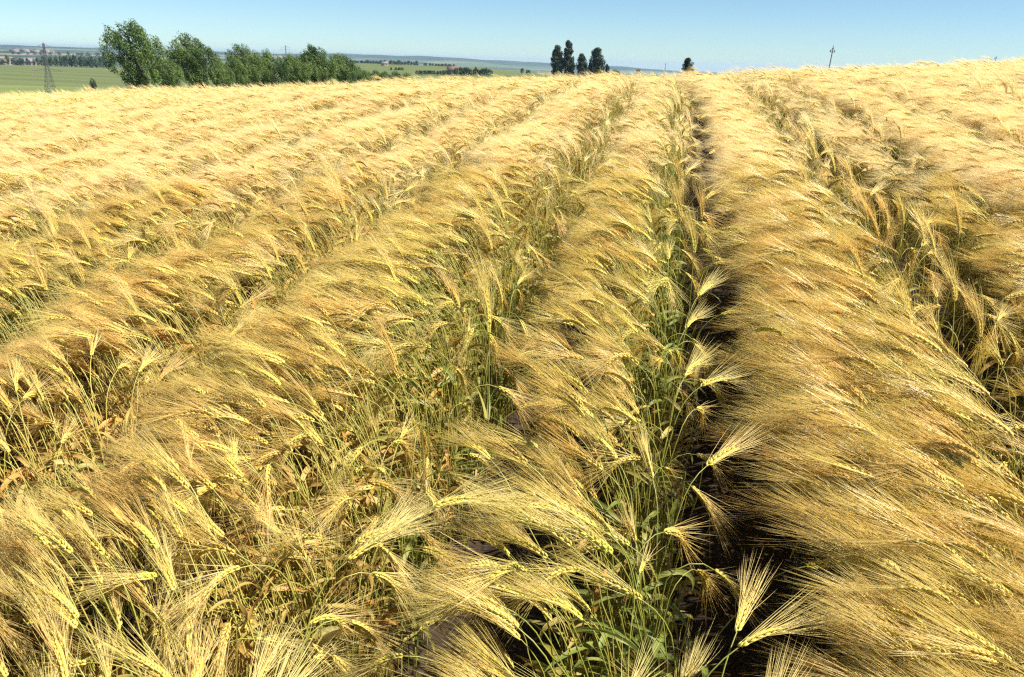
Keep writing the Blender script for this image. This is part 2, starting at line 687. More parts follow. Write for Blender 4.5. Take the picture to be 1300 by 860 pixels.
L2 = len(sources)
for i in range(7):
    sources.append(clump(np.random.default_rng(500 + i), 8, .10, 1.0, ['wind', 'wind', 'wind', 'wind', 'wind', 'nod']).mesh('barley_variety', MATS_FAR, False))
L2E = len(sources)
for i in range(4):
    sources.append(clump(np.random.default_rng(540 + i), 6, .07, 1.0, ['edge', 'edge', 'up', 'nod']).mesh('barley_variety', MATS_FAR, False))
L3 = len(sources)
for i in range(6):
    sources.append(clump(np.random.default_rng(600 + i), 14, .18, 1.5, ['wind', 'wind', 'wind', 'wind', 'wind', 'nod']).mesh('barley_variety', MATS_FAR, False))
LT = len(sources)
for i in range(5):              # leafy stalks without an ear, in the depth of the crop
    rs = np.random.default_rng(700 + i)
    g = Geo()
    for k in range(3):
        pl = plant(rs, 'up', 0)
        T = np.eye(4)
        T[:3, :3] *= rs.uniform(.7, .92)
        a = rs.uniform(0, 6.28)
        T[:2, :2] = np.array([[math.cos(a), -math.sin(a)], [math.sin(a), math.cos(a)]]) * T[2, 2]
        T[:2, 3] = rs.uniform(-.03, .03, 2)
        g.merge(pl['stem'], 0, T)
        for lf in pl['leaves']:
            g.merge(lf, 3, T)
    sources.append(g.mesh('barley_variety', MATS))


# ------------------------------------------------------------------ sowing
class Value2D:
    """smooth random field on the plane"""

    def __init__(self, seed, size):
        self.g = np.random.default_rng(seed).uniform(-1, 1, (256, 256))
        self.s = size

    def __call__(self, x, y):
        u, v = x / self.s + 128, y / self.s + 128
        i, j = np.floor(u).astype(int), np.floor(v).astype(int)
        a, b = u - i, v - j
        a, b = a * a * (3 - 2 * a), b * b * (3 - 2 * b)
        g = self.g
        i0, i1, j0, j1 = i % 256, (i + 1) % 256, j % 256, (j + 1) % 256
        return (g[i0, j0] * (1 - a) + g[i1, j0] * a) * (1 - b) + (g[i0, j1] * (1 - a) + g[i1, j1] * a) * b


n_h, n_h2, n_w, n_w2, n_g, n_f, n_e, n_s = Value2D(1, .55), Value2D(2, .16), Value2D(3, .9), Value2D(4, .3), Value2D(5, .8), Value2D(6, .5), Value2D(8, .22), Value2D(9, 2.6)


# how open each furrow is, left to right
OPEN = np.array([.30, .30, .32, .35, .40, .50, .55, .74, .86, 1.0, 1.08, 1.1, .62, .45, .4, .4, .4, .4])


def furrow_info(x, y):
    """signed distance to the nearest furrow (negative: the plant stands left of it) and how open it is there"""
    wob = .025 * n_f(x * 0 + 3, y) + .012 * n_f(x * 0 + 9, y * 3)
    dd = (x + wob)[:, None] - FURROWS
    k = np.argmin(np.where(dd < 0, -dd * 1.25, np.maximum(dd - .34, 0)), 1)
    d_ = dd[np.arange(len(x)), k]
    fx = FURROWS[k]
    open_ = OPEN[k] * (1 + np.where(k == 10, .25, .10) * np.clip((y - 2.5) / 4, 0, 1)) * (1 + np.where(k == 10, .04, .30) * n_e(x * 0 + k * 5.3, y * .6))
    return d_, open_, k


def sow(spacing, r0, r1, keep=None):
    R = r1
    xs = np.arange(-R, R, spacing)
    ys = np.arange(-1.2 if r0 < 1 else 0, R, spacing)
    x, y = np.meshgrid(xs, ys)
    x = x.ravel() + rng.uniform(-.5, .5, x.size) * spacing
    y = y.ravel() + rng.uniform(-.5, .5, y.size) * spacing
    r = np.hypot(x, y) + rng.normal(0, .02 * r1, x.size)
    ok = (r >= r0) & (r < r1)
    # what the photograph's view (and a step to either side) can take in
    az = np.degrees(np.arctan2(x, y + 1.2))
    ok &= (az > -58) & (az < 40)
    x, y = x[ok], y[ok]
    # nothing far down the hidden side of the rise
    e = crop_top(x, y) - EYE
    rr = np.hypot(x, y)
    return x, y


def build_points():
    out = []
    # near and middle crop
    for (sp, r0, r1, base, styles, dens) in ((.052, .0, 5.0, 0, STYLES, 1), (.060, 5.0, 14.0, L1, L1_STYLE, 1)):
        x, y = sow(sp, r0, r1)
        d_, op, k = furrow_info(x, y)
        left_front = np.zeros(len(x))
        ok = (d_ < -.03) | (d_ > .40 * op * (1 + .08 * n_e(x * 2, y * 2)))
        x, y, d_, op, k = x[ok], y[ok], d_[ok], op[ok], k[ok]
        styles = np.array(styles)
        var = np.zeros(len(x), int)
        edge_r = (d_ < 0) & (-d_ < .13)          # right-hand brink of a plot, faces the sun
        edge_l = (d_ > 0) & (d_ < .40 * op + .14)
        u = rng.random(len(x))
        pick = {s: np.where(styles == s)[0] for s in set(styles)}

        def choose(mask, s):
            var[mask] = pick[s][rng.integers(0, len(pick[s]), mask.sum())]
        pat = n_e(x, y)
        choose(u < 2, 'wind')
        droop = np.clip((2.2 - y) / 1.5, 0, 1) * np.clip((.15 - x) / .4, 0, 1) * .24
        choose((u > .93 + .06 * pat - droop), 'nod')
        if base == 0:
            choose((u > .985), 'up')
        choose((np.isin(var, pick['nod']) & (d_ > 0) & (d_ < .4 * op + .25)) | (np.isin(var, pick['up']) & (y < 2.2)), 'wind')
        choose(edge_r & (u < np.where(k == 10, .30, .45)), 'edge')
        choose(edge_r & (u > .45) & (u < .62), 'nod')
        choose(edge_r & (u > .62) & (u < .67) & (y > 2.2), 'up')
        wind = -np.radians(np.interp(x, [-2.5, -.6, .2, 3, 8], [4, 18, 24, 18, 10])) + math.radians(17) * n_w(x, y) + math.radians(9) * n_w2(x, y) + rng.normal(0, math.radians(9), len(x))
        # nodding ears turn any way, brink ears hang out over the furrow
        wild = np.isin(styles[var], ['nod'])
        wind = np.where(wild, wind + rng.normal(0, math.radians(55), len(x)), wind)
        out_dir = np.radians(180) + rng.normal(0, math.radians(50), len(x))
        wind = np.where(edge_r & (styles[var] == 'edge'), np.where(rng.random(len(x)) < .75, out_dir + math.radians(35), wind), wind)
        h = 1 + .045 * n_h(x, y) + .025 * n_h2(x, y) + rng.normal(0, .018, len(x))
        h *= np.where(edge_r, .91 + .06 * rng.normal(0, 1, len(x)), 1)
        fl = np.clip((d_ - .38 * op) / .30, 0, 1)
        h *= np.where(d_ > 0, 1 - np.where(k == 10, .20, .30) * (1 - fl) ** 1.2 * np.clip(op, 0, 1), 1)
        tx = rng.normal(0, .05, len(x))
        ty = rng.normal(-.04, .06, len(x)) - .10 * np.clip(n_w(x + 40, y), 0, 1)
        ty = np.where(edge_r & (styles[var] == 'edge'), rng.normal(.04, .04, len(x)), ty)
        ty = np.where(edge_l, np.abs(ty) * .5 + .17 * np.clip(op, 0, 1), ty)
        ty = np.where(edge_r & (styles[var] != 'edge'), np.abs(ty) + np.where(k == 10, .12, .0), ty + np.where(k == 10, .12, .03) * np.clip(1 + d_ / .42, 0, 1) * (d_ < 0) * np.clip(op, 0, 1))
        green = .35 + .35 * n_g(x, y) + .25 * n_g(x * 3, y * 3) + np.where(edge_r, .12, 0) + rng.normal(0, .12, len(x)) + np.where((k == 10) & edge_r, .40, 0)
        out.append((x, y, base + var, wind, h, tx, ty, np.clip(green, 0, 1.2)))
        thin = (droop > .05) & (rng.random(len(x)) < .30 + .9 * droop) & (base == 0)
        main = out.pop()
        out.append(tuple(a_[~thin] for a_ in main))
        # the sunny brinks and the drooping foreground stand thicker
        sel = (d_ < -.03) & (d_ > -.30) & (k >= 7) & (k <= 11) & (rng.random(len(x)) < .55)
        sel2 = (droop > .05) & (rng.random(len(x)) < .30)
        for sm_, st_, tl_, hh_ in ((sel, 'wind', (.05, .05), (.95, .04)), (sel2, 'nod', (.0, .10), (.95, .05))):
            q = int(sm_.sum())
            if base and st_ == 'nod':
                continue
            out.append((x[sm_] + rng.normal(0, .02, q), y[sm_] + rng.normal(0, .02, q), base + pick[st_][rng.integers(0, len(pick[st_]), q)],
                        wind[sm_] * (1 if st_ == 'wind' else 0) + (rng.normal(0, .2, q) if st_ == 'wind' else rng.normal(.3, 1.1, q)), rng.normal(*hh_, q),
                        rng.normal(0, .06, q), rng.normal(*tl_, q) - np.where(k[sm_] == 10, 0, .06 if st_ == 'wind' else 0), np.clip(green[sm_] + .1, 0, 1.2)))
        # eared-less understorey
        sel = rng.random(len(x)) < (.6 if base == 0 else .3)
        sel |= edge_r & (rng.random(len(x)) < .6)
        q = sel.sum()
        out.append((x[sel] + rng.normal(0, .02, q), y[sel] + rng.normal(0, .02, q), LT + rng.integers(0, 5, q), rng.uniform(0, 6.28, q), h[sel] * rng.uniform(.7, 1., q),
                    rng.normal(0, .05, q), rng.normal(0, .05, q), np.clip(rng.normal(.55, .38, q), 0, 1.3)))
    for (sp, r0, r1, base, nb, foot) in ((.115, 14.0, 27.0, L2, 7, .13), (.19, 27.0, 62.0, L3, 6, .12)):
        x, y = sow(sp, r0, r1)
        d_, op, k = furrow_info(x, y)
        ok = (d_ < -.03) | (d_ > .38 * op)
        x, y, d_, op, k = x[ok], y[ok], d_[ok], op[ok], k[ok]
        var = base + rng.integers(0, nb, len(x))
        if base == L2:
            e = (d_ < 0) & (-d_ < .19)
            var = np.where(e, L2E + rng.integers(0, 4, len(x)), var)
        else:
            e = np.zeros(len(x), bool)
        wind = -math.radians(10) + math.radians(16) * n_w(x, y) + rng.normal(0, math.radians(16), len(x)) + np.where(e, rng.normal(0, .9, len(x)), 0)
        h = 1 + .05 * n_h(x, y) + .02 * n_h2(x, y) + rng.normal(0, .02, len(x)) + .03 * n_s(x, y)
        h *= np.where(d_ > 0, 1 - .24 * (1 - np.clip((d_ - .1) / .38, 0, 1)) * np.clip(op, 0, 1), 1)
        ty = rng.normal(-.03, .05, len(x)) - .10 * np.clip(n_w(x + 40, y), 0, 1)
        green = .35 + .35 * n_g(x, y) + .2 * n_g(x * .3, y * .3) + rng.normal(0, .12, len(x)) + np.where(e & (k == 10), .6, 0)
        out.append((x, y, var, wind, h, rng.normal(0, .05, len(x)), ty, np.clip(green, 0, 1.2)))
    return [np.concatenate([o_[i] for o_ in out]) for i in range(8)]


px_, py_, pv_, pw_, ph_, ptx, pty, pg_ = build_points()
pz_ = soil(px_, py_) - .01

# foreground stalks become things of their own: the 300 that show largest
ear_local = np.array([h['earmid'] for h in heroes])
is0 = pv_ < NH
el = np.where(is0[:, None], ear_local[np.clip(pv_, 0, NH - 1)], 0) * ph_[:, None]
# same rotation order as the instances: tilt (x, y) then turn about z
cz, sz = np.cos(pw_), np.sin(pw_)
tx_, ty_ = ptx, pty
lx = el[:, 0] * np.cos(ty_) + el[:, 2] * np.sin(ty_)
lz = -el[:, 0] * np.sin(ty_) + el[:, 2] * np.cos(ty_)
wx = px_ + cz * lx - sz * el[:, 1]
wy = py_ + sz * lx + cz * el[:, 1]
wz = pz_ + lz
P3 = np.stack([wx, wy, wz - EYE], 1)
dep = P3 @ np.array(CF)
ix = 650 + FOC * (P3 @ np.array(CR)) / np.maximum(dep, .05)
iy = 430 - FOC * (P3 @ np.array(CU)) / np.maximum(dep, .05)
# nothing may stand in the lens: drop plants whose ear comes closer than the photograph shows
too_close = is0 & (np.linalg.norm(P3, axis=1) < .55)
seen = is0 & (dep > .3) & (ix > -10) & (ix < 1310) & (iy > 80) & (iy < 880) & ~too_close
cand = np.where(seen)[0]
# a stalk counts by how near it is and how far it stands clear of its neighbours
local_top = (wz - crop_top(wx, wy))
score = dep[cand] - 1.2 * np.clip(local_top[cand], -.3, .1)
hero_idx = cand[np.argsort(score)[:300]]
mass = np.ones(len(px_), bool)
mass[hero_idx] = False
mass &= ~too_close


def gn_scatter(name, x, y, z, var, rot, sc, tx, ty, green):
    me = bpy.data.meshes.new(name)
    n = len(x)
    me.vertices.add(n)
    me.vertices.foreach_set('co', np.stack([x, y, z], 1).astype(np.float32).ravel())
    a = me.attributes.new('variety', 'INT', 'POINT')
    a.data.foreach_set('value', var.astype(np.int32))
    a = me.attributes.new('turn', 'FLOAT_VECTOR', 'POINT')
    a.data.foreach_set('vector', np.stack([tx, ty, rot], 1).astype(np.float32).ravel())
    a = me.attributes.new('size', 'FLOAT', 'POINT')
    a.data.foreach_set('value', sc.astype(np.float32))
    a = me.attributes.new('green', 'FLOAT', 'POINT')
    a.data.foreach_set('value', green.astype(np.float32))
    o = link(bpy.data.objects.new(name, me))
    ng = bpy.data.node_groups.new('sow', 'GeometryNodeTree')
    ng.interface.new_socket('Geometry', in_out='INPUT', socket_type='NodeSocketGeometry')
    ng.interface.new_socket('Geometry', in_out='OUTPUT', socket_type='NodeSocketGeometry')
    N, L = ng.nodes, ng.links
    gi, go = N.new('NodeGroupInput'), N.new('NodeGroupOutput')

    def attr(nm, t):
        q = N.new('GeometryNodeInputNamedAttribute')
        q.data_type = t
        q.inputs[0].default_value = nm
        return q.outputs['Attribute']
    va, tu, si = attr('variety', 'INT'), attr('turn', 'FLOAT_VECTOR'), attr('size', 'FLOAT')
    e2r = N.new('FunctionNodeEulerToRotation')
    L.new(tu, e2r.inputs[0])
    jn = N.new('GeometryNodeJoinGeometry')
    for i, sm in enumerate(sources):
        if not (var == i).any():
            continue
        so = bpy.data.objects.new('barley_variety', sm)
        oi = N.new('GeometryNodeObjectInfo')
        oi.inputs['Object'].default_value = so
        oi.transform_space = 'ORIGINAL'
        eq = N.new('FunctionNodeCompare')
        eq.data_type = 'INT'
        eq.operation = 'EQUAL'
        ia = [s for s in eq.inputs if s.type == 'INT']
        L.new(va, ia[0])
        ia[1].default_value = i
        ip = N.new('GeometryNodeInstanceOnPoints')
        L.new(gi.outputs[0], ip.inputs['Points'])
        L.new(eq.outputs[0], ip.inputs['Selection'])
        L.new(oi.outputs['Geometry'], ip.inputs['Instance'])
        L.new(e2r.outputs[0], ip.inputs['Rotation'])
        L.new(si, ip.inputs['Scale'])
        L.new(ip.outputs[0], jn.inputs[0])
    L.new(jn.outputs[0], go.inputs[0])
    md = o.modifiers.new('sow', 'NODES')
    md.node_group = ng
    return o


s_ = mass
crop = gn_scatter('barley_crop', px_[s_], py_[s_], pz_[s_], pv_[s_], pw_[s_], ph_[s_], ptx[s_], pty[s_], pg_[s_])
tag(crop, 'golden ripening barley filling the whole field in long plots', 'barley crop', kind='stuff')
print('points', len(px_), [int(((pv_ >= a) & (pv_ < b)).sum()) for a, b in ((0, L1), (L1, L2), (L2, L3), (L3, LT), (LT, 99))])

# shared part meshes of the near varieties
part_mesh = []
for h in heroes:
    part_mesh.append(dict(
        stem=h['stem'].mesh('stem', [M['stem']]), ear=h['ear'].mesh('ear', [M['ear']]), awns=h['awns'].mesh('awns', [M['awn']]),
        leaves=[lf.mesh('leaf', [M['leaf']]) for lf in h['leaves']]))

RIDGE = {9: 'plot left of the long middle strip', 10: 'middle strip', 11: 'broad plot on the right'}


def word_for(i):
    v = pv_[i]
    style = STYLES[v]
    # look: colour from the ripeness, pose from the kind of bend and the way it points in the picture
    g = pg_[i]
    colour = 'orange-gold' if g < .2 else 'golden' if g < .42 else 'straw-yellow' if g < .62 else 'yellow-green' if g < .85 else 'green-tinged'
    tl = heroes[v]['eartip'] - heroes[v]['mouth'][-1]
    a = pw_[i]
    dx, dy, dz = math.cos(a) * tl[0] - math.sin(a) * tl[1], math.sin(a) * tl[0] + math.cos(a) * tl[1], tl[2]
    dxc = dx * CR[0] + dy * CR[1] + dz * CR[2]
    dyc = dx * CU[0] + dy * CU[1] + dz * CU[2]
    ang = math.degrees(math.atan2(dyc, dxc)) % 360
    way = ['right', 'up right', 'up', 'up left', 'left', 'down left', 'down', 'down right'][int((ang + 22.5) // 45) % 8]
    pose = {'wind': 'windswept', 'nod': 'nodding', 'up': 'upright', 'edge': 'hanging'}[style]
    return colour, pose, way


def place_of(i):
    x, y = ix[i], iy[i]
    d_ = px_[i] - FURROWS
    k = int(np.searchsorted(FURROWS, px_[i]))      # furrows[k-1] < x < furrows[k]
    names = {8: 'far left plot', 9: 'left plot', 10: 'middle strip', 11: 'right plot', 12: 'far right plot'}
    strip = names.get(k, 'far left plot' if k < 8 else 'far right plot')
    fr = (px_[i] - FURROWS[k - 1]) / (FURROWS[k] - FURROWS[k - 1]) if 0 < k < len(FURROWS) else .5
    part = 'left flank' if fr < .33 else 'crown' if fr < .67 else 'right brink'
    return strip, part


by = {}
for i in hero_idx:
    i = int(i)
    key = place_of(i) + word_for(i)
    by.setdefault(key, []).append(i)
ORD = {1: [''], 2: ['nearer', 'farther'], 3: ['nearest', 'middle', 'farthest']}
label_of = {}
for key, mem in by.items():
    strip, part, colour, pose, way = key
    mem.sort(key=lambda i: -iy[i])
    base = f'{colour} {pose} barley ear pointing {way} on {part} of the {strip}'
    for q, i in enumerate(mem):
        if len(mem) == 1:
            label_of[i] = base
        elif len(mem) <= 3:
            label_of[i] = f'{ORD[len(mem)][q]} {base}'
        else:
            label_of[i] = base

for i in hero_idx:
    i = int(i)
    v = int(pv_[i])
    root = link(bpy.data.objects.new('barley_plant', None))
    root.empty_display_size = .05
    root.location = (px_[i], py_[i], pz_[i])
    root.rotation_euler = (ptx[i], pty[i], pw_[i])
    root.scale = (ph_[i],) * 3
    tag(root, label_of[i], 'barley plant', 'barley plants at the front of the field')
    pm = part_mesh[v]

    def child(nm, me, par):
        o = link(bpy.data.objects.new(nm, me))
        o.parent = par
        o['green'] = float(pg_[i])
        return o
    child('stem', pm['stem'], root)
    e = child('ear', pm['ear'], root)
    child('awns', pm['awns'], e)
    for lf in pm['leaves']:
        child('leaf', lf, root)


# ------------------------------------------------------------------ trees, masts and houses of the far country
def spot(px, r):
    """point on the ground seen in column px at distance r"""
    az = look(px, 0)[0]
    x, y = r * math.sin(az), r * math.cos(az)
    return x, y, float(soil(np.array([x]), np.array([y]))[0])


def height_at(px, r, ypx):
    return r * look(px, ypx - horizon_y(px))[1] + EYE


def px_size(px, r):
    """metres across one picture column at distance r"""
    return r * abs(look(px + .5, 0)[0] - look(px - .5, 0)[0])


def leaf_cloud(rs, centers, axes, radii, per, size, mi=0):
    """leaf-sized faces through the volume of elongated sprays"""
    n = len(centers) * per
    k = np.repeat(np.arange(len(centers)), per)
    d_ = rs.normal(0, 1, (n, 3))
    d_ /= np.linalg.norm(d_, axis=1)[:, None]
    d_ *= rs.uniform(.35, 1.0, (n, 1)) ** .6
    ax = axes[k]
    al = (d_ * ax).sum(1)[:, None]
    pos_ = centers[k] + (d_ - al * ax) * radii[k, :1] + al * ax * radii[k, 1:2]
    nrm = d_ * .8 + rs.normal(0, .6, (n, 3)) + np.array([0, 0, .35])
    nrm /= np.linalg.norm(nrm, axis=1)[:, None]
    a = np.cross(nrm, ax + rs.normal(0, .4, (n, 3)))
    a /= np.linalg.norm(a, axis=1)[:, None] + 1e-9
    b = np.cross(nrm, a)
    sz = size * rs.uniform(.6, 1.25, (n, 1))
    V = np.stack([pos_ - a * sz * .32, pos_ + b * sz * .75 - a * 0, pos_ + a * sz * .32, pos_ - b * sz * .6], 1).reshape(-1, 3)
    F = np.arange(n * 4).reshape(n, 4)
    return V, F


def wind_tree(rs, H, W, kind='broad'):
    """crown (V, F) and trunk Geo for a tree H tall and W wide; leans away from the wind (to picture left)"""
    left = -np.array(CR)
    left[2] = 0
    left /= np.linalg.norm(left)
    side = np.array([left[1], -left[0], 0])
    T = Geo()
    if kind == 'poplar':
        n = 110
        t = rs.uniform(.02, .97, n)
        rad = W / 2 * np.sin(math.pi * np.clip(t * .80 + .18, 0, 1)) ** .8 * .72
        a = rs.uniform(0, 6.28, n)
        C_ = np.stack([np.cos(a) * rad * rs.uniform(.2, 1, n), np.sin(a) * rad * rs.uniform(.2, 1, n), t * H], 1) + left * (t[:, None] ** 2) * W * .12
        ax = np.stack([np.cos(a) * .25, np.sin(a) * .25, np.ones(n)], 1)
        ax /= np.linalg.norm(ax, axis=1)[:, None]
        rd = np.stack([np.full(n, W * .13), np.full(n, H * .085)], 1)
        tube(T, [(0, 0, -.3), (0, 0, H * .4), tuple(left * W * .08 + UP * H * .9)], [H * .022, H * .014, .01], 7)
        per, sz = 150, H * .028
    else:
        n = 170
        C_, ax = [], []
        base = H * .06
        while len(C_) < n:
            p_ = rs.uniform(-1, 1, 3)
            if np.linalg.norm(p_) > 1:
                continue
            z = base + (p_[2] * .5 + .5) * (H * .93 - base)
            t = z / H
            w = W / 2 * .84 * (0.78 + .38 * math.sin(math.pi * min(1, t * 1.05)))
            q = np.array([0, 0, z]) + left * p_[0] * w + side * p_[1] * w + left * W * .16 * t * t
            C_.append(q)
            v = UP * 1.0 + left * rs.uniform(.3, 1.0) + (q * [1, 1, 0]) / W * .9 + rs.normal(0, .18, 3)
            ax.append(v / np.linalg.norm(v))
        C_, ax = np.array(C_), np.array(ax)
        rd = np.stack([rs.uniform(.05, .085, n) * W, rs.uniform(.11, .18, n) * W], 1)
        per, sz = 120, .025 * W
        tube(T, [(0, 0, -.3), (.05 * H, 0, H * .2), tuple(left * W * .08 + UP * H * .55), tuple(left * W * .16 + UP * H * .8)], [H * .03, H * .024, H * .014, .01], 8)
        for q in range(7):
            a = rs.uniform(0, 6.28)
            z0 = rs.uniform(.12, .4) * H
            e_ = np.array([math.cos(a) * W * .33, math.sin(a) * W * .33, z0 + H * rs.uniform(.2, .4)]) + left * W * .1
            tube(T, [(.02 * H, 0, z0), tuple(e_ * .55 + np.array([0, 0, z0 * .45])), tuple(e_)], [H * .013, H * .009, .01], 6)
    V_, F_ = leaf_cloud(rs, C_, ax, rd, per, sz)
    return V_, F_, T


def add_tree(px, top, width_px, r, kind, label, cat, group, mat, seed, name='tree'):
    rs = np.random.default_rng(seed)
    x, y, z = spot(px, r)
    H = height_at(px, r, top) - z
    W = width_px * px_size(px, r)
    V_, F_, T = wind_tree(rs, H, W, kind)
    root = link(bpy.data.objects.new(name, None))
    root.location = (x, y, z)
    tag(root, label, cat, group)
    c_ = link(bpy.data.objects.new('crown', mesh_from('crown', V_, F_, [mat])))
    c_.parent = root
    t_ = link(bpy.data.objects.new('trunk', T.mesh('trunk', [M['bark']])))
    t_.parent = root
    return root


GB = 'trees of the windbreak behind the barley'
for i, (px, top, w, r, lab) in enumerate([
        (174, 20, 80, 128, 'tallest leafy green tree of the windbreak, swept to the left by wind'),
        (248, 42, 68, 138, 'round green tree just right of the tallest windbreak tree'),
        (210, 72, 44, 131, 'low green bush between the two largest windbreak trees'),
        (280, 78, 36, 140, 'low green bush right of the second windbreak tree'),
        (312, 53, 52, 146, 'bushy green tree in the middle of the windbreak'),
        (345, 63, 46, 150, 'lower leafy tree in front of the small distant pylon'),
        (329, 68, 40, 148, 'low leafy tree filling the gap left of the small distant pylon'),
        (392, 70, 40, 158, 'low leafy tree filling the gap left of the dark green tree'),
        (298, 70, 34, 143, 'low bush at the left foot of the bushy middle windbreak tree'),
        (374, 68, 46, 156, 'lower leafy tree right of the small distant pylon'),
        (407, 57, 54, 160, 'dark green tree near the right end of the windbreak'),
        (436, 68, 42, 166, 'last full tree at the right end of the windbreak'),
        (454, 84, 26, 172, 'small bush trailing off the right end of the windbreak')]):
    add_tree(px, top, w, r, 'broad', lab, 'tree', GB, M['tree'], 40 + i)
GS = 'low bushes right of the windbreak'
for i, (px, top, w, lab) in enumerate([(466, 89, 16, 'first low bush right of the windbreak'), (478, 88, 15, 'second low bush right of the windbreak'),
                                       (490, 90, 14, 'third low bush right of the windbreak'), (503, 89, 15, 'fourth low bush right of the windbreak'),
                                       (517, 91, 14, 'last low bush of the row right of the windbreak')]):
    add_tree(px, top, w, 260, 'broad', lab, 'bush', GS, M['tree'], 60 + i, 'bush')
GP = 'dark poplars on the skyline'
for i, (px, top, w, lab) in enumerate([(709, 58, 22, 'slim dark poplar at the left end of the skyline group'), (723, 53, 20, 'tallest dark poplar of the skyline group'),
                                       (740, 69, 20, 'short pointed poplar in the middle of the skyline group'), (760, 61, 28, 'broad dark poplar at the right of the skyline group'),
                                       (772, 82, 9, 'tiny bush at the foot of the broad skyline poplar'), (750, 80, 8, 'thin pale sapling left of the broad skyline poplar')]):
    add_tree(px, top, w, 390, 'poplar', lab, 'poplar', GP, M['poplar'], 80 + i, 'poplar')
add_tree(875, 74, 21, 120, 'poplar', 'small dark lone tree on the crest at the head of the deep furrow', 'tree', None, M['poplar'], 90)
add_tree(112, 98, 10, 470, 'broad', 'small dark lone bush in the green field right of the pylon', 'bush', None, M['poplar'], 91, 'bush')

# far trees: four kinds, copied
dt = []
for i in range(5):
    rs = np.random.default_rng(950 + i)
    n = 26
    C_, ax = [], []
    for q in range(n):
        a, t = rs.uniform(0, 6.28), rs.uniform(.18, .9)
        w = .42 * math.sin(math.pi * min(1, t * .85 + .12)) * rs.uniform(.2, 1)
        C_.append((math.cos(a) * w, math.sin(a) * w, t))
        v = np.array([math.cos(a) * .5, math.sin(a) * .5, 1])
        ax.append(v / np.linalg.norm(v))
    V_, F_ = leaf_cloud(rs, np.array(C_), np.array(ax), np.stack([np.full(n, .14), np.full(n, .17)], 1), 34, .085)
    T = Geo()
    tube(T, [(0, 0, -.05), (0, 0, .3), (.02, 0, .7)], [.035, .028, .01], 6)
    dt.append((mesh_from('crown', V_, F_, [M['farwood']]), T.mesh('trunk', [M['bark']])))
rsd = np.random.default_rng(77)


def far_tree(px, top, w, r, label, group, cat='tree', name='distant_tree'):
    x, y, z = spot(px, r)
    H = max(3.0, height_at(px, r, top) - z)
    W = max(w * px_size(px, r), H * .5)
    cm, tm = dt[rsd.integers(0, len(dt))]
    root = link(bpy.data.objects.new(name, None))
    root.location = (x, y, z)
    root.rotation_euler = (0, 0, rsd.uniform(0, 6.28))
    root.scale = (W, W, H)
    tag(root, label, cat, group)
    for nm, me in (('crown', cm), ('trunk', tm)):
        o_ = link(bpy.data.objects.new(nm, me))
        o_.parent = root


def tree_row(x0, x1, step_, top0, top1, r, label, group, var=2.0, w=9):
    px = x0
    while px < x1:
        t = (px - x0) / max(1, x1 - x0)
        far_tree(px, top0 + (top1 - top0) * t + rsd.uniform(-var, var), w * rsd.uniform(.7, 1.3), r * rsd.uniform(.985, 1.015), label, group)
        px += step_ * rsd.uniform(.6, 1.4)


tree_row(62, 140, 6.0, 71, 73, 1095, 'dark tree in the far row along the top of the green field', 'far row above the green field', 2, 11)
tree_row(0, 62, 5.0, 75, 74, 1110, 'low dark tree beside the distant village left of the pylon', 'trees by the village', 1.5, 7)
tree_row(6, 134, 7, 71, 71, 1900, 'pale distant tree beyond the far tree row', 'trees in the valley', 1.2, 8)
tree_row(15, 130, 9, 65.5, 66.5, 3600, 'tiny hedge tree in the hazy valley', 'hedge trees in the valley', .5, 9)
tree_row(441, 472, 4.5, 77, 78, 1310, 'dark tree on the brow at the left of the distant green slope', 'trees on the brow', 1, 7)
tree_row(466, 530, 3.6, 76.5, 78.5, 1330, 'dark tree of the long copse above the distant green slope', 'copse above the slope', 1.5, 7)
tree_row(540, 580, 4.5, 80, 81, 1330, 'dark tree of the thin row above the distant green slope', 'thin row above the slope', .8, 6)
tree_row(529, 573, 3.2, 90.5, 90, 620, 'dark tree of the low wood at the foot of the distant slope', 'low wood at the foot of the slope', 1, 7)
tree_row(578, 627, 3.0, 84, 89, 600, 'dark tree of the thick wood at the right end of the distant slope', 'thick wood right of the slope', 1.8, 8)
tree_row(496, 512, 5, 88, 89, 800, 'single dark tree standing on the distant green slope', 'trees on the slope', .5, 6)
for px, top in ((663, 87), (671, 89), (781, 88.5), (786, 90), (811, 88)):
    far_tree(px, top, 9, 900, 'tiny dark tree just showing over the crest near the poplars', 'tree tips over the crest')


def bar(g, a, b, w, mi=0):
    tube(g, [a, b], [w, w], 4, mi, False)


